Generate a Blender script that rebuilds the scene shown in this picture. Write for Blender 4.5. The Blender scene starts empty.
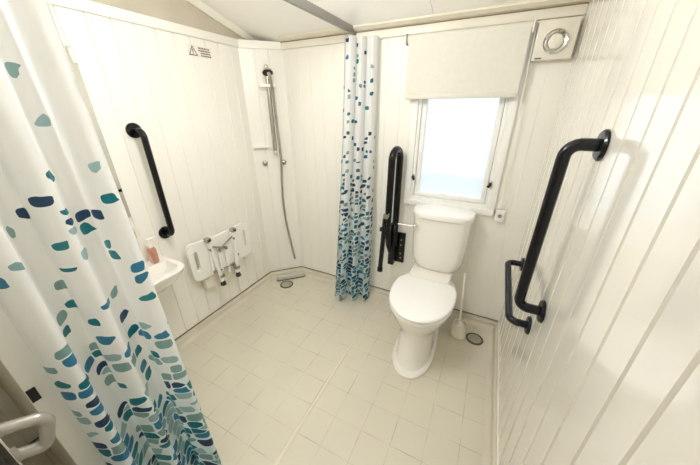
import bpy, bmesh, math, random
from mathutils import Vector, Matrix
random.seed(4)
scn = bpy.context.scene
COL = scn.collection
PI = math.pi
V = Vector

# ------------------------------------------------------------------ materials
def nt(name):
    m = bpy.data.materials.new(name); m.use_nodes = True
    t = m.node_tree; t.nodes.clear()
    out = t.nodes.new('ShaderNodeOutputMaterial')
    return m, t, out

def pbr(name, col, rough=.5, metal=0., var=.03, scale=6., bump=0., bscale=60., coat=0., spec=.5, trans=0., ior=1.45):
    m, t, out = nt(name)
    b = t.nodes.new('ShaderNodeBsdfPrincipled')
    b.inputs['Roughness'].default_value = rough
    b.inputs['Metallic'].default_value = metal
    b.inputs['Coat Weight'].default_value = coat; b.inputs['Coat Roughness'].default_value = .06
    b.inputs['Specular IOR Level'].default_value = spec
    b.inputs['Transmission Weight'].default_value = trans
    b.inputs['IOR'].default_value = ior
    tc = t.nodes.new('ShaderNodeTexCoord')
    n = t.nodes.new('ShaderNodeTexNoise'); n.inputs['Scale'].default_value = scale; n.inputs['Detail'].default_value = 3
    t.links.new(tc.outputs['Object'], n.inputs['Vector'])
    r = t.nodes.new('ShaderNodeValToRGB')
    r.color_ramp.elements[0].position = .3; r.color_ramp.elements[1].position = .7
    r.color_ramp.elements[0].color = [max(0, c * (1 - var)) for c in col] + [1]
    r.color_ramp.elements[1].color = [min(1, c * (1 + var)) for c in col] + [1]
    t.links.new(n.outputs['Fac'], r.inputs['Fac'])
    t.links.new(r.outputs['Color'], b.inputs['Base Color'])
    if bump:
        n2 = t.nodes.new('ShaderNodeTexNoise'); n2.inputs['Scale'].default_value = bscale; n2.inputs['Detail'].default_value = 4
        t.links.new(tc.outputs['Object'], n2.inputs['Vector'])
        bp = t.nodes.new('ShaderNodeBump'); bp.inputs['Strength'].default_value = bump; bp.inputs['Distance'].default_value = .01
        t.links.new(n2.outputs['Fac'], bp.inputs['Height']); t.links.new(bp.outputs['Normal'], b.inputs['Normal'])
    t.links.new(b.outputs[0], out.inputs['Surface'])
    return m

M = {}
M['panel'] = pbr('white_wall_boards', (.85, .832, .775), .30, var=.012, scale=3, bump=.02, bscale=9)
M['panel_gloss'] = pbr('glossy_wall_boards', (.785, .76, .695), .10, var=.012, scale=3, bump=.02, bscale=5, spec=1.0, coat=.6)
M['ceiling'] = pbr('ceiling_board', (.93, .92, .885), .6, var=.01)
M['gable'] = pbr('taupe_board', (.50, .455, .365), .6, var=.05)
M['trim'] = pbr('cream_trim', (.81, .78, .69), .35, var=.015)
M['cornice'] = pbr('beige_cornice', (.70, .655, .545), .4, var=.02)
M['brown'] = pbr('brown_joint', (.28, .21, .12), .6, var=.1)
M['upvc'] = pbr('white_upvc', (.86, .86, .84), .25, var=.01)
M['coving'] = pbr('vinyl_skirting', (.65, .61, .51), .45, var=.04)
M['seal'] = pbr('dark_seal', (.12, .10, .07), .6, var=.2)
M['strip'] = pbr('floor_weld_strip', (.72, .68, .56), .4, var=.03)
M['black'] = pbr('black_powder_coat', (.004, .0045, .006), .2, var=.2, spec=.4)
M['blackm'] = pbr('black_matt', (.012, .012, .013), .45, var=.2)
M['navy'] = pbr('dark_navy_coat', (.006, .010, .018), .2, var=.2, spec=.4)
M['ceramic'] = pbr('white_ceramic', (.86, .845, .80), .07, var=.008, coat=.3)
M['seat'] = pbr('white_seat_plastic', (.88, .88, .87), .16, var=.008)
M['plastic'] = pbr('cream_plastic', (.80, .76, .66), .35, var=.02)
M['white'] = pbr('white_plastic', (.86, .85, .81), .3, var=.02)
M['chrome'] = pbr('chrome', (.72, .71, .69), .1, 1, var=.03)
M['satin'] = pbr('satin_steel', (.46, .44, .40), .22, 1, var=.05)
M['alu'] = pbr('grey_aluminium', (.30, .292, .275), .4, .4, var=.04)
M['fan'] = pbr('fan_housing', (.74, .71, .62), .4, var=.02)
M['blind'] = pbr('blind_fabric', (.68, .665, .595), .8, var=.02, scale=40)
M['rubber'] = pbr('dark_rubber', (.035, .03, .025), .6, var=.2)
M['ink'] = pbr('printed_ink', (.10, .09, .085), .6, var=.1)
M['sticker'] = pbr('sticker_film', (.80, .765, .67), .35, var=.01)
M['soap'] = pbr('pink_soap', (.56, .25, .17), .12, var=.1, trans=.25)
M['drain'] = pbr('grey_drain', (.38, .35, .285), .4, var=.1)
M['bar'] = pbr('pale_grey_bar', (.58, .56, .49), .3, .2, var=.03)
M['drain_ring'] = pbr('dark_drain_ring', (.10, .09, .07), .4, .3, var=.1)
M['mirror'] = pbr('mirror_glass', (.88, .89, .86), .02, 1, var=0)
M['grass'] = pbr('outdoor_gravel', (.16, .18, .18), .9, var=.5, scale=1)
M['doorface'] = pbr('door_laminate', (.74, .70, .61), .4, var=.02)
M['doorwhite'] = pbr('door_edge_lipping', (.93, .92, .88), .4, var=.01)
M['handle'] = pbr('brushed_handle', (.36, .345, .31), .35, .6, var=.05)

def floor_mat():
    m, t, out = nt('tile_pattern_vinyl')
    b = t.nodes.new('ShaderNodeBsdfPrincipled'); b.inputs['Roughness'].default_value = .36
    tc = t.nodes.new('ShaderNodeTexCoord')
    mp = t.nodes.new('ShaderNodeMapping'); mp.inputs['Location'].default_value = (-1.418 + .158 * 12, .835 + .158 * 18, 0)
    t.links.new(tc.outputs['Object'], mp.inputs['Vector'])
    br = t.nodes.new('ShaderNodeTexBrick'); br.offset = 0; br.squash = 1
    br.inputs['Scale'].default_value = 1; br.inputs['Mortar Size'].default_value = .0016
    br.inputs['Mortar Smooth'].default_value = .3
    br.inputs['Brick Width'].default_value = .158; br.inputs['Row Height'].default_value = .158
    br.inputs['Color1'].default_value = (.60, .545, .42, 1); br.inputs['Color2'].default_value = (.625, .57, .44, 1)
    br.inputs['Mortar'].default_value = (.30, .26, .19, 1)
    t.links.new(mp.outputs[0], br.inputs['Vector'])
    # dirt breaks the joints up: only here and there do they show dark
    n = t.nodes.new('ShaderNodeTexNoise'); n.inputs['Scale'].default_value = 7; n.inputs['Detail'].default_value = 4
    t.links.new(tc.outputs['Object'], n.inputs['Vector'])
    rp = t.nodes.new('ShaderNodeValToRGB'); rp.color_ramp.elements[0].position = .42; rp.color_ramp.elements[1].position = .68
    rp.color_ramp.elements[0].color = (.12, .12, .12, 1); rp.color_ramp.elements[1].color = (.95, .95, .95, 1)
    t.links.new(n.outputs['Fac'], rp.inputs['Fac'])
    mul = t.nodes.new('ShaderNodeMath'); mul.operation = 'MULTIPLY'
    t.links.new(br.outputs['Fac'], mul.inputs[0]); t.links.new(rp.outputs['Color'], mul.inputs[1])
    n3 = t.nodes.new('ShaderNodeTexNoise'); n3.inputs['Scale'].default_value = 2.2; n3.inputs['Detail'].default_value = 5
    t.links.new(tc.outputs['Object'], n3.inputs['Vector'])
    r3 = t.nodes.new('ShaderNodeValToRGB'); r3.color_ramp.elements[0].position = .3; r3.color_ramp.elements[1].position = .7
    r3.color_ramp.elements[0].color = (.625, .59, .49, 1); r3.color_ramp.elements[1].color = (.675, .64, .535, 1)
    t.links.new(n3.outputs['Fac'], r3.inputs['Fac'])
    mx = t.nodes.new('ShaderNodeMix'); mx.data_type = 'RGBA'
    t.links.new(mul.outputs[0], mx.inputs['Factor']); t.links.new(r3.outputs['Color'], mx.inputs['A'])
    mx.inputs['B'].default_value = (.30, .255, .185, 1)
    t.links.new(mx.outputs['Result'], b.inputs['Base Color'])
    bp = t.nodes.new('ShaderNodeBump'); bp.inputs['Strength'].default_value = .18; bp.inputs['Distance'].default_value = .002; bp.invert = True
    t.links.new(br.outputs['Fac'], bp.inputs['Height']); t.links.new(bp.outputs['Normal'], b.inputs['Normal'])
    t.links.new(b.outputs[0], out.inputs['Surface'])
    return m
M['floor'] = floor_mat()

def curtain_mat(name, cell, shift, gap_lo, gap_hi, dark, r_lo=.56, r_hi=.40):
    m, t, out = nt(name); L = t.links.new
    uv = t.nodes.new('ShaderNodeUVMap'); uv.uv_map = 'cloth'
    sp = t.nodes.new('ShaderNodeSeparateXYZ'); L(uv.outputs[0], sp.inputs[0])
    mp = t.nodes.new('ShaderNodeMapping'); mp.inputs['Scale'].default_value = (1 / cell, 1.5 / cell, 1); mp.inputs['Location'].default_value = (shift, shift * .7, 0)
    L(uv.outputs[0], mp.inputs['Vector'])
    # a little warp rounds the straight cell sides
    nz = t.nodes.new('ShaderNodeTexNoise'); nz.inputs['Scale'].default_value = .55; nz.inputs['Detail'].default_value = 0
    L(mp.outputs[0], nz.inputs['Vector'])
    va = t.nodes.new('ShaderNodeMixRGB'); va.blend_type = 'ADD'; va.inputs[0].default_value = .45
    L(mp.outputs[0], va.inputs[1]); L(nz.outputs['Color'], va.inputs[2])
    v1 = t.nodes.new('ShaderNodeTexVoronoi'); v1.voronoi_dimensions = '2D'; v1.feature = 'F1'
    v2 = t.nodes.new('ShaderNodeTexVoronoi'); v2.voronoi_dimensions = '2D'; v2.feature = 'F2'
    for v in (v1, v2):
        v.distance = 'MINKOWSKI'; v.inputs['Exponent'].default_value = 3.2
        v.inputs['Scale'].default_value = 1; v.inputs['Randomness'].default_value = .80
        L(va.outputs[0], v.inputs['Vector'])
    df = t.nodes.new('ShaderNodeMath'); df.operation = 'SUBTRACT'; L(v2.outputs['Distance'], df.inputs[0]); L(v1.outputs['Distance'], df.inputs[1])
    rad = t.nodes.new('ShaderNodeMapRange'); rad.inputs['From Min'].default_value = .2; rad.inputs['From Max'].default_value = 1.2
    rad.inputs['To Min'].default_value = r_lo; rad.inputs['To Max'].default_value = r_hi; L(sp.outputs['Y'], rad.inputs['Value'])
    inr = t.nodes.new('ShaderNodeMath'); inr.operation = 'LESS_THAN'; L(v1.outputs['Distance'], inr.inputs[0]); L(rad.outputs[0], inr.inputs[1])
    sc = t.nodes.new('ShaderNodeSeparateColor'); L(v1.outputs['Color'], sc.inputs[0])
    # how many of the pebbles are printed at each height of the cloth
    pr = t.nodes.new('ShaderNodeValToRGB'); pr.color_ramp.interpolation = 'LINEAR'
    els = [(0, .97), (.15, .93), (.27, .80), (.40, .60), (.52, .38), (.68, .19), (1, .10)]
    cr = pr.color_ramp
    cr.elements[0].position = 0; cr.elements[0].color = (els[0][1],) * 3 + (1,)
    cr.elements[1].position = 1; cr.elements[1].color = (els[-1][1],) * 3 + (1,)
    for p_, v_ in els[1:-1]:
        e = cr.elements.new(p_); e.color = (v_, v_, v_, 1)
    hh = t.nodes.new('ShaderNodeMath'); hh.operation = 'DIVIDE'; hh.inputs[1].default_value = 2.0; L(sp.outputs['Y'], hh.inputs[0])
    L(hh.outputs[0], pr.inputs['Fac'])
    lt = t.nodes.new('ShaderNodeMath'); lt.operation = 'LESS_THAN'; L(sc.outputs[0], lt.inputs[0]); L(pr.outputs['Color'], lt.inputs[1])
    gp = t.nodes.new('ShaderNodeMapRange'); gp.inputs['From Min'].default_value = .1; gp.inputs['From Max'].default_value = 1.2
    gp.inputs['To Min'].default_value = gap_lo; gp.inputs['To Max'].default_value = gap_hi; L(sp.outputs['Y'], gp.inputs['Value'])
    gt = t.nodes.new('ShaderNodeMath'); gt.operation = 'GREATER_THAN'; L(df.outputs[0], gt.inputs[0]); L(gp.outputs[0], gt.inputs[1])
    mk = t.nodes.new('ShaderNodeMath'); mk.operation = 'MULTIPLY'; L(lt.outputs[0], mk.inputs[0]); L(gt.outputs[0], mk.inputs[1])
    mk0 = mk; mk = t.nodes.new('ShaderNodeMath'); mk.operation = 'MULTIPLY'; L(mk0.outputs[0], mk.inputs[0]); L(inr.outputs[0], mk.inputs[1])
    pal = t.nodes.new('ShaderNodeValToRGB'); pal.color_ramp.interpolation = 'CONSTANT'
    cs = [(0, (.016, .055, .125)), (.17 + dark, (.0, .155, .20)), (.37 + dark, (.21, .36, .36)), (.60 + dark * .6, (.03, .19, .34)), (.76 + dark * .4, (.30, .46, .49)), (.92, (.02, .20, .235))]
    pal.color_ramp.elements[0].position = 0; pal.color_ramp.elements[0].color = cs[0][1] + (1,)
    pal.color_ramp.elements[1].position = cs[-1][0]; pal.color_ramp.elements[1].color = cs[-1][1] + (1,)
    for p_, c_ in cs[1:-1]:
        e = pal.color_ramp.elements.new(p_); e.color = c_ + (1,)
    L(sc.outputs[1], pal.inputs['Fac'])
    bg = t.nodes.new('ShaderNodeValToRGB')     # the cloth itself is dyed pale blue towards its hem
    bg.color_ramp.elements[0].position = .08; bg.color_ramp.elements[0].color = (.66, .81, .86, 1)
    bg.color_ramp.elements[1].position = .42; bg.color_ramp.elements[1].color = (.85, .86, .86, 1)
    L(hh.outputs[0], bg.inputs['Fac'])
    mx = t.nodes.new('ShaderNodeMix'); mx.data_type = 'RGBA'
    L(mk.outputs[0], mx.inputs['Factor']); L(bg.outputs['Color'], mx.inputs['A']); L(pal.outputs['Color'], mx.inputs['B'])
    b = t.nodes.new('ShaderNodeBsdfPrincipled'); b.inputs['Roughness'].default_value = .38; L(mx.outputs['Result'], b.inputs['Base Color'])
    tr = t.nodes.new('ShaderNodeBsdfTranslucent'); L(mx.outputs['Result'], tr.inputs['Color'])
    ms = t.nodes.new('ShaderNodeMixShader'); ms.inputs[0].default_value = .35
    L(b.outputs[0], ms.inputs[1]); L(tr.outputs[0], ms.inputs[2]); L(ms.outputs[0], out.inputs['Surface'])
    return m
M['curtain'] = curtain_mat('pebble_print_curtain', .055, 5.3, .075, .11, 0)
M['curtain_far'] = curtain_mat('pebble_print_curtain_gathered', .052, 8.1, .11, .20, .07, .48, .36)

def pane_mat():
    m, t, out = nt('frosted_glass'); L = t.links.new
    tr = t.nodes.new('ShaderNodeBsdfTransparent'); tr.inputs[0].default_value = (.97, .985, 1, 1)
    tl = t.nodes.new('ShaderNodeBsdfTranslucent'); tl.inputs[0].default_value = (.93, .96, .98, 1)
    gl = t.nodes.new('ShaderNodeBsdfGlossy'); gl.inputs['Roughness'].default_value = .25
    a = t.nodes.new('ShaderNodeMixShader'); a.inputs[0].default_value = .70
    L(tr.outputs[0], a.inputs[1]); L(tl.outputs[0], a.inputs[2])
    b = t.nodes.new('ShaderNodeMixShader'); b.inputs[0].default_value = .05
    L(a.outputs[0], b.inputs[1]); L(gl.outputs[0], b.inputs[2]); L(b.outputs[0], out.inputs['Surface'])
    return m
M['pane'] = pane_mat()

def lamp_mat(power):
    m, t, out = nt('lamp_diffuser_glow')
    e = t.nodes.new('ShaderNodeEmission'); e.inputs[0].default_value = (1, .985, .965, 1); e.inputs[1].default_value = power
    t.links.new(e.outputs[0], out.inputs['Surface']); return m

# ------------------------------------------------------------------ mesh helpers
OFF = {}
class MB:
    def __init__(s): s.b = bmesh.new()
    def face(s, vs):
        try: return s.b.faces.new(vs)
        except ValueError: return None
    def box(s, lo, hi, bev=0., rot=None, piv=None, seg=2):
        lo, hi = V(lo), V(hi)
        r = bmesh.ops.create_cube(s.b, size=1.0)
        vs = r['verts']; c = (lo + hi) / 2; d = hi - lo
        for v in vs: v.co = V((v.co.x * d.x, v.co.y * d.y, v.co.z * d.z)) + c
        if bev:
            es = list({e for v in vs for e in v.link_edges})
            r = bmesh.ops.bevel(s.b, geom=es, offset=bev, segments=seg, profile=.5, affect='EDGES')
            vs = list({v for v in r['verts']} | {v for v in vs if v.is_valid})
        if rot is not None:
            p = V(piv) if piv else c
            for v in vs: v.co = rot @ (v.co - p) + p
        return s
    def loft(s, loops, cap0=True, cap1=True, closed=True):
        R = [[s.b.verts.new(p) for p in l] for l in loops]
        n = len(R[0])
        for a, b in zip(R, R[1:]):
            for i in range(n if closed else n - 1):
                s.face([a[i], a[(i + 1) % n], b[(i + 1) % n], b[i]])
        if cap0: s.face(R[0][::-1])
        if cap1: s.face(R[-1])
        return s
    def tube(s, path, r, n=12, cap=True):
        P = [V(p) for p in path]
        rs = r if isinstance(r, (list, tuple)) else [r] * len(P)
        T = []
        for i in range(len(P)):
            a = P[max(i - 1, 0)]; b = P[min(i + 1, len(P) - 1)]
            T.append((b - a).normalized())
        u = T[0].orthogonal().normalized(); loops = []
        for i, p in enumerate(P):
            if i:
                q = T[i - 1].rotation_difference(T[i]); u = (q @ u)
            u = (u - T[i] * u.dot(T[i])).normalized(); w = T[i].cross(u)
            loops.append([p + (u * math.cos(2 * PI * k / n) + w * math.sin(2 * PI * k / n)) * rs[i] for k in range(n)])
        return s.loft(loops, cap, cap)
    def cyl(s, a, b, r, r2=None, n=24):
        return s.tube([a, b], [r, r2 if r2 is not None else r], n)
    def lathe(s, o, ax, prof, n=32, cap0=True, cap1=True):
        o = V(o); ax = V(ax).normalized(); u = ax.orthogonal().normalized(); w = ax.cross(u)
        loops = [[o + ax * h + (u * math.cos(2 * PI * k / n) + w * math.sin(2 * PI * k / n)) * max(r, 1e-5) for k in range(n)] for r, h in prof]
        return s.loft(loops, cap0, cap1)
    def torus(s, o, ax, R, r, n=40, m=10):
        o = V(o); ax = V(ax).normalized(); u = ax.orthogonal().normalized(); w = ax.cross(u)
        pts = []
        for k in range(n):
            d = u * math.cos(2 * PI * k / n) + w * math.sin(2 * PI * k / n)
            pts.append([o + d * (R + r * math.cos(2 * PI * j / m)) + ax * r * math.sin(2 * PI * j / m) for j in range(m)])
        pts.append(pts[0]); return s.loft(pts, False, False)
    def sphere(s, c, r, n=16, sc=(1, 1, 1)):
        rr = bmesh.ops.create_uvsphere(s.b, u_segments=n, v_segments=n // 2, radius=1)
        for v in rr['verts']: v.co = V((v.co.x * r * sc[0], v.co.y * r * sc[1], v.co.z * r * sc[2])) + V(c)
        return s
    def build(s, name, mat, parent=None, smooth=True, angle=35, at=None):
        off = OFF.get(parent.name, V((0, 0, 0))) if parent else (V(at) if at else V((0, 0, 0)))
        bmesh.ops.remove_doubles(s.b, verts=s.b.verts, dist=1e-6)
        bmesh.ops.recalc_face_normals(s.b, faces=s.b.faces)
        bmesh.ops.translate(s.b, verts=s.b.verts, vec=-off)
        if smooth:
            for f in s.b.faces: f.smooth = True
            for e in s.b.edges:
                if len(e.link_faces) == 2 and e.calc_face_angle(0) > math.radians(angle): e.smooth = False
        me = bpy.data.meshes.new(name); s.b.to_mesh(me); s.b.free()
        me.materials.append(M[mat] if isinstance(mat, str) else mat)
        o = bpy.data.objects.new(name, me); COL.objects.link(o)
        if parent: o.parent = parent
        elif at: o.location = at
        OFF[o.name] = off
        return o

def thing(name, label, cat, loc, group=None):
    o = bpy.data.objects.new(name, None); COL.objects.link(o); o.location = loc
    o.empty_display_size = .05
    OFF[o.name] = V(loc); o['label'] = label; o['category'] = cat
    if group: o['group'] = group
    return o
def tag(o, label, cat, group=None):
    o['label'] = label; o['category'] = cat
    if group: o['group'] = group
    return o
def struct(o): o['kind'] = 'structure'; return o

def fillet(pts, r, n=7):
    P = [V(p) for p in pts]; out = [P[0]]
    for i in range(1, len(P) - 1):
        a, b, c = P[i - 1], P[i], P[i + 1]
        d1 = (a - b).normalized(); d2 = (c - b).normalized(); ang = d1.angle(d2)
        t = min(r / math.tan(ang / 2), (a - b).length * .499, (c - b).length * .499); rr = t * math.tan(ang / 2)
        p1 = b + d1 * t; ctr = b + (d1 + d2).normalized() * (rr / math.sin(ang / 2))
        v1 = p1 - ctr; v2 = b + d2 * t - ctr
        q = v1.rotation_difference(v2); tot = v1.angle(v2); ax = v1.cross(v2).normalized()
        for k in range(n + 1): out.append(ctr + Matrix.Rotation(tot * k / n, 3, ax) @ v1)
    out.append(P[-1]); return out
def spline(pts, n=8):
    P = [V(p) for p in pts]; P = [P[0] * 2 - P[1]] + P + [P[-1] * 2 - P[-2]]; out = []
    for i in range(1, len(P) - 2):
        for k in range(n):
            t = k / n; a, b, c, d = P[i - 1:i + 3]
            out.append(.5 * ((2 * b) + (c - a) * t + (2 * a - 5 * b + 4 * c - d) * t * t + (3 * b - a - 3 * c + d) * t ** 3))
    out.append(P[-2]); return out

# ------------------------------------------------------------------ dimensions
W = 2.055; HS = .06; H = 2.0; YN = -2.24      # right wall, skirting top, eaves, near wall
CX, CY = .2222, .2273                          # corner panel cut
def ceil_z(y): return 2.010 + .27 * (-y)

def grooved(mb, A, B, z0, z1, nrm, first, pitch, gw=.009, gd=.004, th=.05, z1b=None):
    """boards standing from A to B (plan points), with V grooves at first + k*pitch along A>B; z1b: height at B"""
    A, B, nrm = V((A[0], A[1], 0)), V((B[0], B[1], 0)), V((nrm[0], nrm[1], 0)).normalized()
    L = (B - A).length; d = (B - A) / L
    st = [(0, 0)]
    g = first
    while g < L - gw:
        if g > gw: st += [(g - gw / 2, 0), (g - gw * .18, gd), (g + gw * .18, gd), (g + gw / 2, 0)]
        g += pitch
    st.append((L, 0))
    top = lambda s_: z1 if z1b is None else z1 + (z1b - z1) * s_ / L
    bot = []; tp = []; bb = []; tb = []
    for s_, dep in st:
        p = A + d * s_ - nrm * dep; q = A + d * s_ - nrm * th
        bot.append(mb.b.verts.new((p.x, p.y, z0))); tp.append(mb.b.verts.new((p.x, p.y, top(s_))))
        bb.append(mb.b.verts.new((q.x, q.y, z0))); tb.append(mb.b.verts.new((q.x, q.y, top(s_))))
    for i in range(len(st) - 1):
        mb.face([bot[i], bot[i + 1], tp[i + 1], tp[i]]); mb.face([bb[i + 1], bb[i], tb[i], tb[i + 1]])
        mb.face([tp[i], tp[i + 1], tb[i + 1], tb[i]]); mb.face([bot[i + 1], bot[i], bb[i], bb[i + 1]])
    mb.face([bot[0], tp[0], tb[0], bb[0]]); mb.face([bot[-1], bb[-1], tb[-1], tp[-1]])
    return mb

# ------------------------------------------------------------------ room shell
struct(MB().box((-.1, YN - .9, -.06), (W + .1, .1, 0)).build('floor', 'floor', smooth=False))
# left wall: boards to the eaves
w = MB(); grooved(w, (0, -CY), (0, YN), 0, H, (1, 0), .82 - CY - .104 * 5, .104, gw=.011, gd=.0065)
w.box((-.05, -CY - .001, 0), (-.0045, .06, H + .03))
struct(w.build('wall_left', 'panel', smooth=False))
g = MB()
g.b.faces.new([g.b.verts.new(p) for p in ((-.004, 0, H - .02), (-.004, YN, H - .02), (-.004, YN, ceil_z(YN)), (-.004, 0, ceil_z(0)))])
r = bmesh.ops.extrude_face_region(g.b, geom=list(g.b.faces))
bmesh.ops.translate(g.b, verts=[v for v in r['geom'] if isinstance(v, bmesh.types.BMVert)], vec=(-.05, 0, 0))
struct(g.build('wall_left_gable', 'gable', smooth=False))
w = MB(); grooved(w, (0, -CY), (CX, 0), 0, H, (.715, -.699), .104, .104, th=.03)
struct(w.build('wall_corner', 'panel', smooth=False))
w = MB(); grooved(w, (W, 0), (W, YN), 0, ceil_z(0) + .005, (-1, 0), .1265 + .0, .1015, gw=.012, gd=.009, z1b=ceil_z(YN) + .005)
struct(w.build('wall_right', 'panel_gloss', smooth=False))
# back wall round the window opening
WX0, WX1, WZ0, WZ1 = 1.285, 1.815, .93, 1.93
w = MB()
grooved(w, (0, 0), (WX0, 0), 0, H + .02, (0, -1), .16, .1, gw=.006, gd=.0025)
grooved(w, (WX1, 0), (W, 0), 0, H + .02, (0, -1), .145, .1, gw=.006, gd=.0025)
grooved(w, (WX0, 0), (WX1, 0), 0, WZ0, (0, -1), .075, .1, gw=.006, gd=.0025)
grooved(w, (WX0, 0), (WX1, 0), WZ1, H + .02, (0, -1), .075, .1, gw=.006, gd=.0025)
struct(w.build('wall_back', 'panel', smooth=False))
# near wall with the doorway the photo was taken through
w = MB()
w.box((-.05, YN - .06, 0), (.98, YN, 2.6)); w.box((1.90, YN - .06, 0), (W + .05, YN, 2.6)); w.box((.98, YN - .06, 2.0), (1.90, YN, 2.6))
struct(w.build('wall_near', 'panel', smooth=False))
# ceiling of two boards with an open joint
c = MB()
def slab(x0, x1):
    lo = [(x0, .06, ceil_z(.06)), (x1, .06, ceil_z(.06)), (x1, YN - .06, ceil_z(YN - .06)), (x0, YN - .06, ceil_z(YN - .06))]
    c.loft([lo, [(x, y, z + .04) for x, y, z in lo]])
slab(-.06, 1.342); slab(1.345, W + .06)
struct(c.build('ceiling', 'ceiling', smooth=False))
# cornices and gable bead
struct(MB().box((CX - .012, -.020, 1.957), (W, 0, 2.008), .004).build('trim_1', 'trim'))
t_ = MB()
t_.loft([[(x, -.0205, ceil_z(-.0205) - .002), (x, -.075, ceil_z(-.075) - .001), (x, -.075, ceil_z(-.075) - .012), (x, -.055, ceil_z(-.055) - .020), (x, -.0205, 2.004)] for x in (CX + .03, W - .001)])
struct(t_.build('trim_8', 'cornice', smooth=False))
struct(MB().box((CX - .005, -.0225, 1.999), (W - .001, -.0198, 2.0038)).build('trim_seal_back_top', 'brown', smooth=False))  # brown strip paints in the gap shadow under the ceiling cornice
struct(MB().box((0, YN, 1.955), (.014, -CY + .006, 2.004), .004).build('trim_2', 'panel'))
t_ = MB(); n_ = V((.715, -.699, 0)); a_ = V((0, -CY, 0)); b_ = V((CX, 0, 0))
t_.loft([[a_ + V((0, 0, z)), b_ + V((0, 0, z)), b_ + n_ * .014 + V((0, 0, z)), a_ + n_ * .014 + V((0, 0, z))] for z in (1.955, 2.004)])
struct(t_.build('trim_3', 'panel', smooth=False))
t_ = MB()
for q in [0]:
    l0 = [(x, -.02, ceil_z(-.02) + dz) for x, dz in ((-.004, -.034), (.012, -.034), (.034, .0), (-.004, .0))]
    l1 = [(x, YN, ceil_z(YN) + dz) for x, dz in ((-.004, -.034), (.012, -.034), (.034, .0), (-.004, .0))]
    t_.loft([l0, l1])
struct(t_.build('trim_4', 'trim', smooth=False))

# coved vinyl skirting: follows left wall, corner panel, back wall and right wall
def cove(name, A, B, nrm, mitA=0, mitB=0):
    A, B, n = V((*A, 0)), V((*B, 0)), V((*nrm, 0)).normalized(); d = (B - A).normalized()
    prof = [(0, HS), (.006, HS), (.008, .044), (.022, .038), (.024, .024), (.030, .013), (.042, .004), (.058, .0005), (0, .0005)]
    m = MB()
    m.loft([[A + n * o + d * (o * mitA) + V((0, 0, z)) for o, z in prof], [B + n * o + d * (o * mitB) + V((0, 0, z)) for o, z in prof]])
    struct(m.build('baseboard_' + name, 'coving', angle=50))
    s = MB(); prof = [(0, HS), (.0075, HS), (.0075, HS + .004), (0, HS + .004)]
    s.loft([[A + n * o + V((0, 0, z)) for o, z in prof], [B + n * o + V((0, 0, z)) for o, z in prof]])
    struct(s.build('trim_seal_' + name, 'seal' if name != 'right' else 'trim', smooth=False))
tq = math.tan(math.radians(22.5))
cove('left', (0, YN), (0, -CY), (1, 0), 0, -tq)
cove('corner', (0, -CY), (CX, 0), (.715, -.699), tq, -tq)
cove('back', (CX, 0), (W, 0), (0, -1), tq, -1)
cove('right', (W, 0), (W, YN), (-1, 0), 1, 0)
# weld strip across the floor
struct(MB().box((1.105, -1.95, 0), (1.123, -.058, .004), .0015).build('trim_5', 'strip'))

# ------------------------------------------------------------------ window
win = struct(thing('window_1', '', '', (1.55, 0, .9)))
del win['label']; del win['category']
def frame4(x0, x1, z0, z1, wd, y0, y1, name, mat, par, bev=.004, sill=None):
    m = MB(); s = sill or wd
    m.box((x0, y0, z0), (x0 + wd, y1, z1), bev); m.box((x1 - wd, y0, z0), (x1, y1, z1), bev)
    m.box((x0, y0 + .0008, z1 - wd), (x1, y1, z1), bev); m.box((x0, y0 - .0008, z0), (x1, y1, z0 + s), bev)
    return m.build(name, mat, par)
frame4(1.245, 1.855, .893, 1.95, .045, -.022, .03, 'window_architrave', 'upvc', win)
frame4(1.284, 1.816, .935, 1.932, .026, -.006, .05, 'window_frame', 'upvc', win)
frame4(1.312, 1.788, .963, 1.90, .030, .006, .046, 'window_sash', 'upvc', win)
frame4(1.309, 1.791, .960, 1.907, .012, .020, .045, 'window_gasket', 'drain', win, 0)
MB().box((1.334, .026, .985), (1.766, .030, 1.88)).build('window_pane', 'pane', win, smooth=False)
for sx, x in ((-1, 1.298), (1, 1.802)):
    k = MB(); k.box((x - .012, -.018, 1.085), (x + .012, -.004, 1.125), .003); k.cyl((x, -.018, 1.112), (x, -.034, 1.112), .006, n=10)
    ca = k.build('window_catch', 'chrome', win)
    MB().tube([(x, -.030, 1.112), (x - sx * .004, -.040, 1.100), (x - sx * .016, -.042, 1.088)], [.008, .008, .010], 10).build('catch_knob', 'blackm', ca)
# what lies outside: gravelled plot seen dimly through the frosted pane
g = MB(); rnd = random.Random(8); rows = []
for y, base, var in ((.4, -.7, 0), (5.2, -.7, .02), (6.2, -.66, .05), (6.8, -.55, .12), (7.3, -.48, .2), (7.8, -.7, .1)):
    rows.append([V((x * .11 - 1.5, y, base + rnd.uniform(0, var) * (1 + math.sin(x * .45)) * .6)) for x in range(70)])
g.loft(rows, False, False, closed=False)
struct(g.build('ground_outside', 'grass'))

# roller blind
bl = thing('roller_blind', 'cream roller blind half lowered over the window', 'blind', (1.52, -.03, 1.93))
MB().cyl((1.205, -.052, 1.925), (1.842, -.052, 1.925), .024).build('roller', 'blind', bl)
m = MB(); m.loft([[(1.213, y, z), (1.838, y, z), (1.838, y + .0015, z), (1.213, y + .0015, z)] for y, z in ((-.0755, 1.925), (-.0750, 1.70), (-.0750, 1.612))])
m.build('blind_cloth', 'blind', bl, smooth=False)
MB().box((1.213, -.081, 1.604), (1.838, -.068, 1.632), .005).build('bottom_bar', 'blind', bl)
for x, mt in ((1.198, 'alu'), (1.847, 'white')):
    m = MB(); m.box((x - .004, -.078, 1.898), (x + .004, -.0, 1.952), .003); m.build('bracket', mt, bl)
m = MB()
pl = spline([(1.858, -.052, 1.92), (1.868, -.048, 1.5), (1.878, -.036, 1.2), (1.886, -.022, .95)], 14)
m.tube(pl, .0022, 6)
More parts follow.
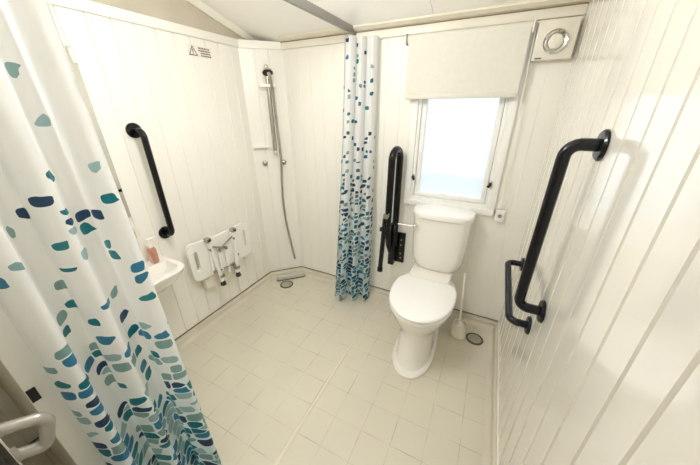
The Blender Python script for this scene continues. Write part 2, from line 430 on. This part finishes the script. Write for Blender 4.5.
pl = spline([(1.858, -.030, 1.92), (1.872, -.030, 1.5), (1.882, -.026, 1.2), (1.892, -.020, .95)], 14)
m.tube(pl, .0022, 6); m.build('bead_chain', 'white', bl)
ct = thing('cord_tidy', 'small clear white cord holder on wall right of window sill', 'cord holder', (1.893, 0, .86))
MB().box((1.866, -.028, .862), (1.922, 0, .945), .006).build('holder_body', 'white', ct)
m = MB(); m.box((1.876, -.014, .950), (1.912, 0, 1.0), .004); m.cyl((1.894, -.014, .978), (1.894, -.020, .978), .009, n=14); m.build('upper_clip', 'white', ct)
MB().cyl((1.894, -.026, .905), (1.894, -.033, .905), .012, n=16).build('screw_cap', 'alu', ct)

# extractor fan
fn = thing('extractor_fan', 'square cream extractor fan with chrome ring, top right corner', 'fan', (1.955, 0, 1.86))
m = MB(); m.box((1.868, -.052, 1.775), (2.040, 0, 1.947), .004); m.build('fan_housing', 'fan', fn)
m = MB(); m.lathe((1.956, -.052, 1.852), (0, -1, 0), [(.053, 0), (.053, .008), (.047, .014), (.038, .010), (.034, .002), (.034, 0)], 48, False, False); m.build('chrome_ring', 'chrome', fn)
m = MB(); m.lathe((1.956, -.052, 1.852), (0, -1, 0), [(.032, 0), (.032, .010), (.028, .013), (.0, .014)], 40, True, True); m.build('centre_cap', 'fan', fn)
MB().box((1.882, -.0528, 1.7805), (1.912, -.0515, 1.7865)).build('printed_mark', 'ink', fn)

# ------------------------------------------------------------------ curtain rail and curtains
rl = thing('curtain_rail', 'grey aluminium curtain rail running along the ceiling from back wall', 'rail', (.837, -1, 2.0))
m = MB(); m.box((.828, YN, 1.986), (.846, -.001, 2.028), .003); m.build('rail_track', 'alu', rl)
m = MB()
m.box((.812, -.010, 1.9865), (.862, 0, 2.012), .003); m.build('wall_bracket', 'white', rl)

def curtain(name, label, T0, T1, B0, B1, ztop, zbot, folds, amp, mat, seed, hooks, u0=0., square=.0, ripple=0.):
    """cloth gathered between plan points T0>T1 at the top and B0>B1 at the hem; amp(h) is the depth of its folds"""
    rnd = random.Random(seed)
    T0, T1, B0, B1 = [V((*q, 0)) for q in (T0, T1, B0, B1)]
    root = thing(name, label, 'curtain', ((T0.x + T1.x) / 2, (T0.y + T1.y) / 2, zbot), 'shower curtains on the ceiling rail')
    NU, NV = int(folds * 30), 64
    K = int(folds) + 3
    ph = [rnd.uniform(-.3, .3) for _ in range(K)]; am = [rnd.uniform(.75, 1.2) for _ in range(K)]; dr = [rnd.uniform(-.22, .22) for _ in range(K)]
    def pos(s, h):           # s 0..1 along the cloth, h 0 top .. 1 hem
        f = s * folds; k = int(min(f, folds - 1e-6)); fr = f - k; sm = fr * fr * (3 - 2 * fr)
        mixv = lambda a: a[k] * (1 - sm) + a[k + 1] * sm
        A = amp(h) * mixv(am); t = 2 * PI * f + mixv(ph) + mixv(dr) * h * 2.0
        sn = math.sin(t); wv = sn * (1 + square * (1 - sn * sn)) + .15 * math.sin(2 * t + 1.1 + h) + ripple * h ** 1.5 * math.sin(3 * t + .7 + 2 * h)
        g = h ** 1.3
        p = (T0.lerp(T1, s)).lerp(B0.lerp(B1, s), g)
        d = ((T1 - T0).normalized().lerp((B1 - B0).normalized(), g)).normalized(); n = V((d.y, -d.x, 0))
        p = p + n * (-A * wv) + d * (A * .3 * math.cos(2 * t))
        return V((p.x, p.y, ztop + (zbot - ztop) * h))
    b = bmesh.new(); uvl = b.loops.layers.uv.new('cloth')
    us = [0.]; prev = pos(0, .5)
    for i in range(1, NU + 1):
        q = pos(i / NU, .5); us.append(us[-1] + (q - prev).length); prev = q
    G = [[b.verts.new(pos(i / NU, j / NV)) for i in range(NU + 1)] for j in range(NV + 1)]
    for j in range(NV):
        for i in range(NU):
            f = b.faces.new([G[j][i], G[j][i + 1], G[j + 1][i + 1], G[j + 1][i]]); f.smooth = True
            for lp, (ii, jj) in zip(f.loops, ((i, j), (i + 1, j), (i + 1, j + 1), (i, j + 1))):
                lp[uvl].uv = (us[ii] + u0, ztop + (zbot - ztop) * jj / NV)
    bmesh.ops.translate(b, verts=b.verts, vec=-OFF[root.name])
    me = bpy.data.meshes.new('curtain_cloth'); b.to_mesh(me); b.free(); me.materials.append(M[mat])
    o = bpy.data.objects.new('curtain_cloth', me); COL.objects.link(o); o.parent = root
    for i in range(hooks):
        yy = T0.y + (T1.y - T0.y) * (i + .5) / hooks
        if hooks == 4: yy = -.05 - .035 * i
        m = MB(); m.tube(fillet([(.838, yy, 1.9845), (.850, yy, 1.978), (.846, yy, 1.956), (.832, yy, 1.958), (.832, yy, 1.972)], .006, 4), .0022, 6)
        m.build('hook', 'chrome', root)
    return root

curtain('shower_curtain', 'gathered white shower curtain with teal pebble print hanging against the back wall', (.800, -.120), (1.020, -.060), (.745, -.260), (1.035, -.130), 1.962, .03, 3.25,
        lambda h: .034 + .020 * h, 'curtain_far', 7, 4, .3, .3, .14)
curtain('shower_curtain', 'white shower curtain with teal pebble print, large in left foreground', (.825, -1.590), (.822, -1.895), (.91, -1.600), (.825, -1.890), 1.962, .03, 2.75,
        lambda h: .030 + .016 * h, 'curtain', 5, 7, 1.7, .25, .42)

# ------------------------------------------------------------------ grab rails
def flange(mb, c, ax, r=.040):
    mb.lathe(c, ax, [(r, 0), (r, .006), (r * .9, .011), (r * .55, .013), (r * .5, .013)], 28)
def grab(name, label, pA, pB, nrm, dep, mat, r=.0165, fr=.042, bend=.06):
    pA, pB, n = V(pA), V(pB), V(nrm)
    root = thing(name, label, 'grab rail', (pA + pB) / 2, 'black grab rails on the walls')
    m = MB(); m.tube(fillet([pA + n * .008, pA + n * dep, pB + n * dep, pB + n * .008], bend, 10), r, 18); m.build('rail_bar', mat, root)
    for p in (pA, pB):
        m = MB(); flange(m, p, n, fr); f = m.build('wall_flange', mat, root)
        d = (pB - pA).normalized(); e = d.cross(n)
        for k in range(3):
            m = MB()
            a = 2 * PI * k / 3 + .5; c = p + (d * math.cos(a) + e * math.sin(a)) * fr * .74 + n * .0105
            m.cyl(c, c + n * .002, .004, n=10).build('screw', mat, f)
    return root
grab('grab_rail', 'black upright grab rail on left wall above the basin', (0.001, -1.072, 1.447), (0.001, -1.072, .838), (1, 0, 0), .078, 'black', .0165, .040, .055)
grab('grab_rail', 'large black upright grab rail on the glossy right wall', (W - .001, -.915, 1.452), (W - .001, -.905, .842), (-1, 0, 0), .085, 'black', .0185, .044, .075)
grab('grab_rail', 'smaller black level grab rail low on the right wall beside toilet', (W - .001, -.275, .712), (W - .001, -.795, .682), (-1, 0, 0), .078, 'navy', .0165, .040, .055)

# hinged drop-down support rail, folded up
hs = thing('hinged_support_rail', 'black hinged support rail folded upright on back wall left of toilet', 'support rail', (1.21, 0, .5))
MB().box((1.190, -.018, .385), (1.280, .001, .650), .004).build('wall_plate', 'black', hs)
for x, z in ((1.250, .59), (1.250, .545), (1.250, .47), (1.254, .43)): MB().cyl((x, -.017, z), (x, -.0205, z), .0065, n=12).build('bolt', 'satin', hs)
m = MB(); m.box((1.168, -.090, .385), (1.216, -.010, .74), .006); m.build('hinge_block', 'black', hs)
m = MB(); m.tube(fillet([(1.202, -.052, .55), (1.202, -.052, 1.298), (1.188, -.180, 1.298), (1.182, -.180, .72)], .064, 12), .0245, 18); m.build('arm_loop', 'black', hs)
m = MB(); m.tube([(1.182, -.180, .80), (1.180, -.13, .58), (1.190, -.060, .46)], .020, 12); m.build('arm_stay', 'black', hs)
m = MB(); m.box((1.166, -.250, .838), (1.200, -.195, .875), .006); m.build('leg_hinge', 'satin', hs)
m = MB(); m.tube([(1.180, -.232, .86), (1.158, -.236, .42)], .0175, 14); m.cyl((1.1585, -.236, .43), (1.157, -.236, .400), .021); m.build('drop_leg', 'black', hs)
m = MB(); m.box((1.142, -.245, .735), (1.19, -.222, .765), .004); m.build('leg_clip', 'blackm', hs)

# ------------------------------------------------------------------ toilet
TX = 1.533; TC = 1.551
def egg(z, hw, yb, yf, yw=None, n=48, pb=3.2, pf=2.1, dx=0):
    yw = yw if yw is not None else yb + (yf - yb) * .48
    out = []
    for k in range(n):
        a = 2 * PI * k / n; c, s = math.cos(a), math.sin(a)
        p = pf if s < 0 else pb
        x = hw * math.copysign(abs(c) ** (2 / p), c); ry = (yw - yf) if s < 0 else (yb - yw)
        out.append(V((TX + dx + x, yw + ry * math.copysign(abs(s) ** (2 / p), s), z)))
    return out
wc = thing('toilet', 'white close-coupled toilet with closed lid below the window', 'toilet', (TX, -.4, 0))
m = MB()
m.loft([egg(.022, .114, -.17, -.712, -.50), egg(.05, .112, -.17, -.700, -.50), egg(.14, .110, -.16, -.678, -.48), egg(.215, .112, -.15, -.660, -.46),
        egg(.255, .118, -.14, -.662, -.44), egg(.295, .148, -.13, -.676, -.43), egg(.34, .178, -.12, -.698, -.42), egg(.385, .195, -.115, -.716, -.42), egg(.403, .198, -.115, -.722, -.42), egg(.412, .194, -.115, -.718, -.42)])
m.build('toilet_pan', 'ceramic', wc)
m = MB(); m.loft([egg(.001, .134, -.13, -.750, -.52), egg(.016, .134, -.13, -.750, -.52), egg(.026, .124, -.14, -.738, -.52), egg(.027, .09, -.17, -.70, -.50)])
m.build('floor_plinth', 'ceramic', wc)
# ledge that carries the cistern
def rr(z, x0, x1, y0, y1, r, n=6, bow=0.):
    pts = []
    for cx, cy, a0 in ((x1 - r, y1 - r, 0), (x0 + r, y1 - r, PI / 2), (x0 + r, y0 + r, PI), (x1 - r, y0 + r, 1.5 * PI)):
        for k in range(n + 1):
            a = a0 + PI / 2 * k / n; pts.append(V((cx + r * math.cos(a), cy + r * math.sin(a), z)))
    out = []
    for i, p in enumerate(pts):
        out.append(p)
        if i % (n + 1) == n:
            q = pts[(i + 1) % len(pts)]
            for j in range(1, 10): out.append(p.lerp(q, j / 10))
    if bow:
        for p in out:
            f = 1 - ((p.x - (x0 + x1) / 2) / ((x1 - x0) / 2)) ** 2
            p.y -= bow * max(f, 0) * min(1, max(0, (y1 - r - p.y) / max(y1 - y0 - 2 * r, 1e-3)))
    return out
m = MB(); m.loft([rr(.33, TX - .10, TX + .10, -.26, -.03, .04), rr(.40, TX - .135, TX + .135, -.30, -.03, .05), rr(.455, TX - .145, TX + .145, -.31, -.03, .05), rr(.468, TX - .138, TX + .138, -.30, -.035, .05)])
m.build('pan_ledge', 'ceramic', wc)
m = MB(); prof = [(.470, .126, .150), (.478, .140, .158), (.505, .160, .168), (.56, .175, .178), (.68, .181, .189), (.80, .184, .196), (.878, .186, .199)]
m.loft([rr(z, TC - hw - .004, TC + hw + .004, -d, -.012, .06, bow=.022) for z, hw, d in prof]); m.build('cistern', 'ceramic', wc)
m = MB(); m.loft([rr(z, TC - hw - .004, TC + hw + .004, -d, -.010, .075, bow=.026) for z, hw, d in ((.876, .188, .200), (.880, .196, .206), (.906, .198, .208), (.918, .192, .202), (.924, .174, .186))])
m.build('cistern_lid', 'ceramic', wc)
m = MB(); m.cyl((1.392, -.190, .815), (1.392, -.222, .815), .016, n=20); m.sphere((1.392, -.224, .815), .017)
m.tube([(1.392, -.226, .815), (1.35, -.232, .815), (1.275, -.234, .815)], [.006, .005, .0055], 10); m.build('flush_lever', 'chrome', wc)
m = MB(); m.loft([egg(.414, .197, -.255, -.724, -.44), egg(.420, .203, -.252, -.730, -.44), egg(.430, .203, -.252, -.730, -.44), egg(.434, .200, -.254, -.727, -.44)]); m.build('toilet_seat', 'seat', wc)
m = MB(); m.loft([egg(.437, .200, -.258, -.728, -.44), egg(.442, .205, -.254, -.733, -.44), egg(.452, .205, -.254, -.733, -.44), egg(.459, .200, -.260, -.726, -.44), egg(.464, .180, -.285, -.70, -.45), egg(.467, .10, -.35, -.60, -.46)])
m.build('toilet_lid', 'seat', wc)
for s in (-1, 1):
    m = MB(); m.cyl((TX + s * .075 - .02, -.236, .446), (TX + s * .075 + .02, -.236, .446), .013, n=14); m.build('lid_hinge', 'seat', wc)

# toilet brush
tb = thing('toilet_brush', 'white toilet brush standing in its pot right of the toilet', 'toilet brush', (1.790, -.212, 0))
m = MB(); m.lathe((1.790, -.212, .001), (0, 0, 1), [(.050, 0), (.056, .004), (.055, .02), (.050, .085), (.048, .110), (.043, .110), (.042, .09), (.0, .085)], 32); m.build('brush_pot', 'plastic', tb)
m = MB(); m.tube([(1.788, -.212, .07), (1.771, -.163, .30), (1.758, -.126, .465)], [.0075, .0075, .009], 12); m.sphere((1.758, -.126, .468), .0115, 12); m.cyl((1.789, -.212, .088), (1.786, -.206, .118), .030, .012); m.build('brush_handle', 'white', tb)

# drains
def drain(name, label, x, y, r, mat):
    root = thing(name, label, 'drain', (x, y, 0), 'round floor drains')
    m = MB(); m.lathe((x, y, .0005), (0, 0, 1), [(r, 0), (r, .003), (r * .93, .006), (r * .80, .006), (r * .78, .003)], 40, True, False); m.build('drain_rim', 'drain_ring', root)
    m = MB(); m.lathe((x, y, .0025), (0, 0, 1), [(r * .78, 0), (r * .76, .002), (r * .3, .004), (0, .004)], 36); m.build('drain_cover', mat, root)
drain('floor_drain', 'round dark rimmed floor drain beside the toilet brush', 1.905, -.205, .060, 'drain')
drain('floor_drain', 'round grey shower drain in the corner of the floor', .225, -.262, .062, 'drain')

# ------------------------------------------------------------------ corner panel things
PN = V((.71508, -.69904, 0)); PT = V((.69904, .71508, 0)); PO = V((0, -CY, 0))
def pp(t, z, o=0.): return PO + PT * t + PN * o + V((0, 0, z))
sh = thing('shower_riser', 'chrome shower riser rail with handset and hose on corner panel', 'shower', pp(.175, 1.2))
m = MB(); m.cyl(pp(.175, 1.205, .05), pp(.178, 1.84, .05), .0165, n=18); m.build('riser_rail', 'satin', sh)
for z in (1.222, 1.835):
    m = MB(); m.cyl(pp(.175, z, 0), pp(.175, z, .06), .014, n=16); m.sphere(pp(.175, z, .055), .018, 14)
    m.build('rail_bracket', 'chrome', sh)
m = MB(); m.box((-.058, -.016, -.012), (.058, .016, .012), .006)
R_ = Matrix((PT, PN, V((0, 0, 1)))).transposed()
for v in m.b.verts: v.co = R_ @ v.co + pp(.172, 1.711, .062)
m.build('slider_clamp', 'white', sh)
m = MB(); m.tube([pp(.200, 1.700, .085), pp(.196, 1.76, .095), pp(.186, 1.80, .10)], [.0105, .012, .016], 14)
m.build('handset_grip', 'satin', sh)
hd = MB(); ax = (PN * .45 + V((0, 0, -.9))).normalized()
hd.lathe(pp(.180, 1.815, .085), ax, [(.014, -.004), (.036, .008), (.041, .018), (.041, .024)], 28); hd = hd.build('shower_head', 'chrome', sh)
m = MB(); m.lathe(pp(.180, 1.815, .085) + ax * .0245, ax, [(.037, 0), (.036, .003), (0, .005)], 26); m.build('spray_face', 'blackm', hd)
m = MB(); m.tube(spline([pp(.203, 1.70, .085), pp(.208, 1.62, .062), pp(.212, 1.40, .05), pp(.216, 1.155, .045), pp(.203, .95, .035), pp(.197, .80, .03), pp(.203, .62, .028), pp(.214, .497, .025), pp(.236, .32, .018), pp(.254, .175, .014)], 10), .0105, 10)
m.build('shower_hose', 'satin', sh)
for t, lab in ((.083, 'small chrome valve knob on corner panel left of the shower hose'), (.240, 'small chrome valve knob on corner panel right of the shower hose')):
    k = thing('valve_knob', lab, 'valve knob', pp(t, 1.13), 'valve knobs under the shower rail')
    m = MB(); m.lathe(pp(t, 1.13), PN, [(.023, 0), (.022, .006), (.015, .010), (.015, .018)], 24); m.build('knob_base', 'satin', k)
    m = MB(); m.lathe(pp(t, 1.13) + PN * .018, PN, [(.0155, 0), (.016, .012), (.011, .016), (0, .017)], 20); m.build('knob_cap', 'satin', k)
sd = thing('soap_shelf', 'small white soap shelf on corner panel beside the shower rail foot', 'shelf', pp(.06, 1.25))
m = MB(); m.box((-.058, 0, -.008), (.058, .05, .004), .004)
for v in m.b.verts: v.co = R_ @ v.co + pp(.068, 1.268, 0)
m.build('shelf_plate', 'white', sd)
m = MB(); m.box((-.058, .046, .0), (.058, .05, .012), .002)
for v in m.b.verts: v.co = R_ @ v.co + pp(.068, 1.268, 0)
m.build('shelf_lip', 'white', sd)
# grey bar lying in the corner
br = thing('waste_cover_bar', 'long pale grey rounded bar lying in the shower corner behind the drain', 'bar', pp(.19, 0, .08))
def cap(mb, z, w_, r, L):
    pts = []
    for k in range(10): a = PI / 2 + PI * k / 9; pts.append((-L + r * math.cos(a), r * math.sin(a)))
    for k in range(10): a = -PI / 2 + PI * k / 9; pts.append((L + r * math.cos(a), r * math.sin(a)))
    return [pp(.19 + u * w_, z, .085 + v * w_) for u, v in pts]
m = MB(); m.loft([cap(m, z, w_, .024, .115) for z, w_ in ((.012, 1.), (.038, 1.0), (.046, .95), (.048, .85))]); m.build('bar_body', 'bar', br)
m = MB(); m.loft([cap(m, z, 1.03, .024, .115) for z in (.001, .0125)]); m.build('bar_base', 'drain_ring', br)

# ------------------------------------------------------------------ fold-down shower seat on the left wall
ss = thing('shower_bench', 'white fold-up shower seat with grip slots folded against left wall', 'shower seat', (0, -.73, .4))
def board_mesh():
    b = bmesh.new()
    # outline in (y, z), curved upper edge, rounded corners, two slots
    def outline():
        P = []
        y0, y1, z0, z1, r = -1.015, -.478, .435, .715, .05
        for cy, cz, a0 in ((y1 - r, z1 - r, 0), (y0 + r, z1 - r, PI / 2), (y0 + r, z0 + r, PI), (y1 - r, z0 + r, 1.5 * PI)):
            for k in range(7):
                a = a0 + PI / 2 * k / 6; P.append((cy + r * math.cos(a), cz + r * math.sin(a)))
            if a0 == 0 or a0 == PI:
                pass
        out = []
        for i, p in enumerate(P):
            out.append(p); q = P[(i + 1) % len(P)]
            if abs(p[0] - q[0]) > .1:
                for j in range(1, 14):
                    f = j / 14; out.append((p[0] + (q[0] - p[0]) * f, p[1] + (q[1] - p[1]) * f))
        # dish: top edge dips in the middle and rises a little at each end
        return [(y, z + .022 * ((y + .737) / .26) ** 2 * (1 if z > .6 else .35) - .010) for y, z in out]
    def slot(cy, cz, h, r):
        P = []
        for k in range(8): a = PI * k / 7; P.append((cy + r * math.cos(a), cz + h / 2 + r * math.sin(a)))
        for k in range(8): a = PI + PI * k / 7; P.append((cy + r * math.cos(a), cz - h / 2 + r * math.sin(a)))
        return P
    loops = [outline(), slot(-.965, .585, .12, .015), slot(-.530, .585, .12, .012)]
    es = []
    for lp in loops:
        vs = [b.verts.new((.055, y, z)) for y, z in lp]
        es += [b.edges.new((vs[i], vs[(i + 1) % len(vs)])) for i in range(len(vs))]
    bmesh.ops.triangle_fill(b, edges=es, use_beauty=True)
    r = bmesh.ops.extrude_face_region(b, geom=list(b.faces))
    bmesh.ops.translate(b, verts=[v for v in r['geom'] if isinstance(v, bmesh.types.BMVert)], vec=(.022, 0, 0))
    return b
m = MB(); m.b.free(); m.b = board_mesh(); m.build('seat_board', 'white', ss, angle=40)
MB().box((.001, -.93, .315), (.055, -.66, .40), .006).build('wall_bracket', 'plastic', ss)
m = MB(); m.box((.02, -.90, .39), (.055, -.68, .47), .004); m.build('bracket_arm', 'plastic', ss)
for a, b_, nm in (((.100, -.868, .716), (.105, -.828, .345), 0), ((.100, -.645, .707), (.105, -.682, .340), 1)):
    a, b_ = V(a), V(b_)
    lg = MB().tube([a + V((0, 0, -.02)), b_], .015, 14).build('leg', 'white', ss)
    MB().lathe(b_ + V((0, 0, .012)), (0, 0, -1), [(.015, 0), (.017, .012), (.021, .03), (.021, .038)], 18).build('rubber_foot', 'rubber', lg)
    m = MB(); m.box(a + V((-.024, -.018, -.015)), a + V((.016, .018, .012)), .003); m.build('hinge_bracket', 'satin', lg)
    m = MB(); m.cyl(a + V((.016, 0, -.002)), a + V((.022, 0, -.002)), .009, n=12); m.build('hinge_bolt', 'rubber', lg)
    m = MB(); mid = b_ + V((0, 0, .055)); m.box(mid - V((.018, .018, .012)), mid + V((.018, .018, .012)), .003); m.build('leg_collar', 'satin', lg)
# side stays and the cross frame
for a, b_ in (((.088, -.865, .690), (.092, -.875, .445)), ((.088, -.745, .610), (.092, -.742, .385)), ((.088, -.800, .610), (.092, -.80, .43)), ((.088, -.668, .690), (.092, -.650, .42))):
    MB().tube([a, b_], .010, 12).build('stay', 'white', ss)
for a, b_ in (((.094, -.868, .66), (.094, -.745, .60)), ((.094, -.655, .66), (.094, -.80, .60)), ((.094, -.875, .445), (.094, -.66, .43))):
    MB().tube([a, b_], .0075, 10).build('cross_stay', 'satin', ss)
for y, z in ((-.868, .64), (-.80, .60), (-.745, .60), (-.655, .64), (-.872, .46), (-.70, .42), (-.655, .50)):
    MB().cyl((.092, y, z), (.114, y, z), .0115, n=12).build('pivot_bolt', 'satin', ss)

# ------------------------------------------------------------------ warning sticker
wl = thing('warning_sign', 'small warning sticker with black triangle high on left wall', 'sticker', (0, -.55, 1.87))
MB().box((.0006, -.64, 1.850), (.0012, -.465, 1.915)).build('sticker_film', 'sticker', wl, smooth=False)
def tri(r): return [(-.605 + r * math.sin(a), 1.876 + r * math.cos(a)) for a in (0, 2 * PI / 3, 4 * PI / 3)]
m = MB(); o_, i_ = tri(.037), tri(.026)
ov = [m.b.verts.new((.0016, y, z)) for y, z in o_]; iv = [m.b.verts.new((.0016, y, z)) for y, z in i_]
for k in range(3): m.face([ov[k], ov[(k + 1) % 3], iv[(k + 1) % 3], iv[k]])
m.box((.0014, -.608, 1.873), (.0017, -.602, 1.893)); m.box((.0014, -.608, 1.865), (.0017, -.602, 1.869))
m.build('warning_triangle', 'ink', wl, smooth=False)
m = MB(); rnd = random.Random(3)
for k in range(4):
    y = -.565; z = 1.903 - k * .0135
    end = (-.485, -.478, -.480, -.478)[k]
    if k in (2, 3): y = -.552
    while y < end - .004:
        l = rnd.uniform(.005, .011); m.box((.0014, y, z - .0042), (.0017, min(y + l, end), z + .0042)); y += l + .0028
m.build('warning_text', 'ink', wl, smooth=False)

# ------------------------------------------------------------------ basin, soap, mirror on the left wall
bs = thing('washbasin', 'white wall-hung washbasin on left wall partly behind the curtain', 'basin', (0, -1.33, .55))
def bl_(z, y0, y1, x1, r, x0=.0, ins=0.):
    pts = []
    for cx, cy, a0 in ((x1 - r, y1 - r, 0), (x0 + .006, y1 - .006, PI / 2), (x0 + .006, y0 + .006, PI), (x1 - r, y0 + r, 1.5 * PI)):
        rad = r if a0 in (0, 1.5 * PI) else .006
        for k in range(7):
            a = a0 + PI / 2 * k / 6; pts.append(V((cx + rad * math.cos(a), cy + rad * math.sin(a), z)))
    return pts
m = MB()
m.loft([bl_(.545, -1.42, -1.24, .13, .06), bl_(.575, -1.46, -1.20, .19, .08), bl_(.63, -1.505, -1.155, .245, .10), bl_(.675, -1.52, -1.14, .282, .10), bl_(.700, -1.525, -1.130, .288, .10), bl_(.704, -1.52, -1.135, .283, .098),
        [V((.085 + (p.x) * .60, p.y * .88 - .1596, .703)) for p in bl_(0, -1.52, -1.14, .275, .098)],
        [V((.095 + (p.x) * .52, p.y * .80 - .266, .655)) for p in bl_(0, -1.52, -1.14, .275, .098)],
        [V((.110 + (p.x) * .35, p.y * .55 - .5985, .615)) for p in bl_(0, -1.52, -1.14, .275, .098)]])
m.build('basin_bowl', 'ceramic', bs)
m = MB(); m.cyl((.05, -1.33, .703), (.05, -1.33, .775), .015, n=16); m.tube([(.05, -1.33, .765), (.09, -1.33, .79), (.135, -1.33, .775)], [.012, .011, .010], 12); m.build('tap', 'chrome', bs)
so = thing('soap_dispenser', 'pink soap bottle with clear pump standing on the basin', 'soap bottle', (.060, -1.205, .704))
m = MB(); m.loft([rr(z, .060 - a, .060 + a, -1.205 - b_, -1.205 + b_, .014) for z, a, b_ in ((.7045, .018, .019), (.709, .020, .021), (.790, .020, .021), (.803, .016, .016), (.808, .011, .011))]); m.build('soap_bottle', 'soap', so)
m = MB(); m.cyl((.06, -1.205, .806), (.06, -1.205, .826), .0135, n=18); m.cyl((.06, -1.205, .826), (.06, -1.205, .852), .005, n=10)
m.box((.050, -1.215, .850), (.070, -1.160, .862), .004); m.build('soap_pump', 'white', so)
mi = thing('wall_mirror', 'frameless mirror clipped to left wall above the basin', 'mirror', (0, -1.5, .87))
MB().box((.0015, -1.80, .872), (.006, -1.222, 1.81), .001).build('mirror_glass', 'mirror', mi, smooth=False)
for y, z in ((-1.228, 1.775), (-1.222, .905)):
    m = MB(); m.box((.0015, y - .010, z - .03), (.011, y + .012, z + .03), .003); m.build('mirror_clip', 'plastic', mi)

# ------------------------------------------------------------------ sliding door leaf and D handle, left foreground
dr = struct(thing('door_1', '', '', (.4, -1.96, 0))); del dr['label']; del dr['category']
MB().box((.02, -1.922, .01), (.742, -1.852, 1.96), .001).build('door_leaf', 'doorface', dr)
MB().box((.742, -1.922, .01), (.750, -1.852, 1.96), .001).build('door_edge', 'doorwhite', dr)
MB().box((.748, -1.9205, .806), (.7525, -1.902, .852), .001).build('latch_plate', 'blackm', dr)

# hall beyond the doorway
h = MB()
h.box((-.1, YN - .95, 0), (W + .1, YN - .9, 2.62)); h.box((-.15, YN - .95, 0), (-.1, YN - .06, 2.62)); h.box((W + .1, YN - .95, 0), (W + .15, YN - .06, 2.62)); h.box((-.15, YN - .95, 2.6), (W + .15, YN - .06, 2.66))
struct(h.build('wall_hall', 'panel', smooth=False))
# left door post with its dark ribbed seal
d = MB(); d.box((.975, YN - .07, 0), (1.046, -1.992, 1.96), .002); struct(d.build('trim_6', 'doorface'))
d = MB()
for k in range(18): d.box((1.0455, YN - .001 + k * .0135, .02), (1.053, YN - .001 + k * .0135 + .009, 1.95), .001)
d.box((1.0450, YN - .065, .02), (1.0490, -1.9935, 1.95)); struct(d.build('trim_7', 'rubber'))
dh = thing('door_handle', 'thick grey D-shaped pull handle in bottom left corner', 'handle', (1.03, -1.99, .95))
MB().tube(fillet([(1.03, -1.991, 1.003), (1.05, -1.943, .986), (1.052, -1.935, .970), (1.045, -1.953, .910), (1.03, -1.991, .926)], .012, 6), .0115, 14).build('handle_bar', 'handle', dh)
for z in (1.003, .926):
    MB().cyl((1.03, -1.9925, z), (1.03, -1.984, z), .016, n=18).build('handle_foot', 'handle', dh)

# ------------------------------------------------------------------ lamp, sky, camera
LAMP = 64.0
for lx, ly, lz, pw, lab in ((1.0, -1.2, ceil_z(-1.2), LAMP, 'white globe pendant light hanging from the sloping bathroom ceiling'), (1.45, -2.72, 2.6, 20.0, 'white globe pendant light in the hall beyond the doorway')):  # hall globe is added, unseen, as fill for door leaf and room
    cl = thing('ceiling_light', lab, 'ceiling light', (lx, ly, lz), 'globe pendant lights')
    cc = V((lx, ly, lz)); nC = V((0, 0, -1))
    m = MB(); m.lathe(cc, nC, [(.06, -.0), (.06, .025), (.008, .03), (.008, .20), (.03, .21), (.03, .235)], 32); m.build('lamp_base', 'white', cl)
    m = MB(); m.sphere(cc + V((0, 0, -.33)), .105, 32); m.build('lamp_globe', lamp_mat(pw), cl)

wd = bpy.data.worlds.new('sky'); scn.world = wd; wd.use_nodes = True
bgn = wd.node_tree.nodes['Background']; bgn.inputs[0].default_value = (.905, .96, 1, 1); bgn.inputs[1].default_value = 1.52

cam = bpy.data.cameras.new('camera'); co = bpy.data.objects.new('camera', cam); COL.objects.link(co)
Mx = Matrix(((.89548462, -.17951828, .40728428), (.44507526, .36920477, -.81584058), (-.003913, .91184485, .41051634)))
co.matrix_world = Matrix.Translation((1.7686, -1.977, 1.5511)) @ Mx.to_4x4()
cam.sensor_fit = 'HORIZONTAL'; cam.sensor_width = 36; cam.lens = 275.0566 / 700 * 36; cam.clip_start = .02
scn.camera = co
vs = scn.view_settings
scn.display_settings.display_device = 'sRGB'
vs.view_transform = 'Standard'; vs.look = 'None'; vs.gamma = 1; vs.use_curve_mapping = False; vs.exposure = 0.18
scn.cycles.max_bounces = 16; scn.cycles.diffuse_bounces = 10; scn.cycles.glossy_bounces = 6; scn.cycles.transparent_max_bounces = 12
scn.cycles.use_denoising = True
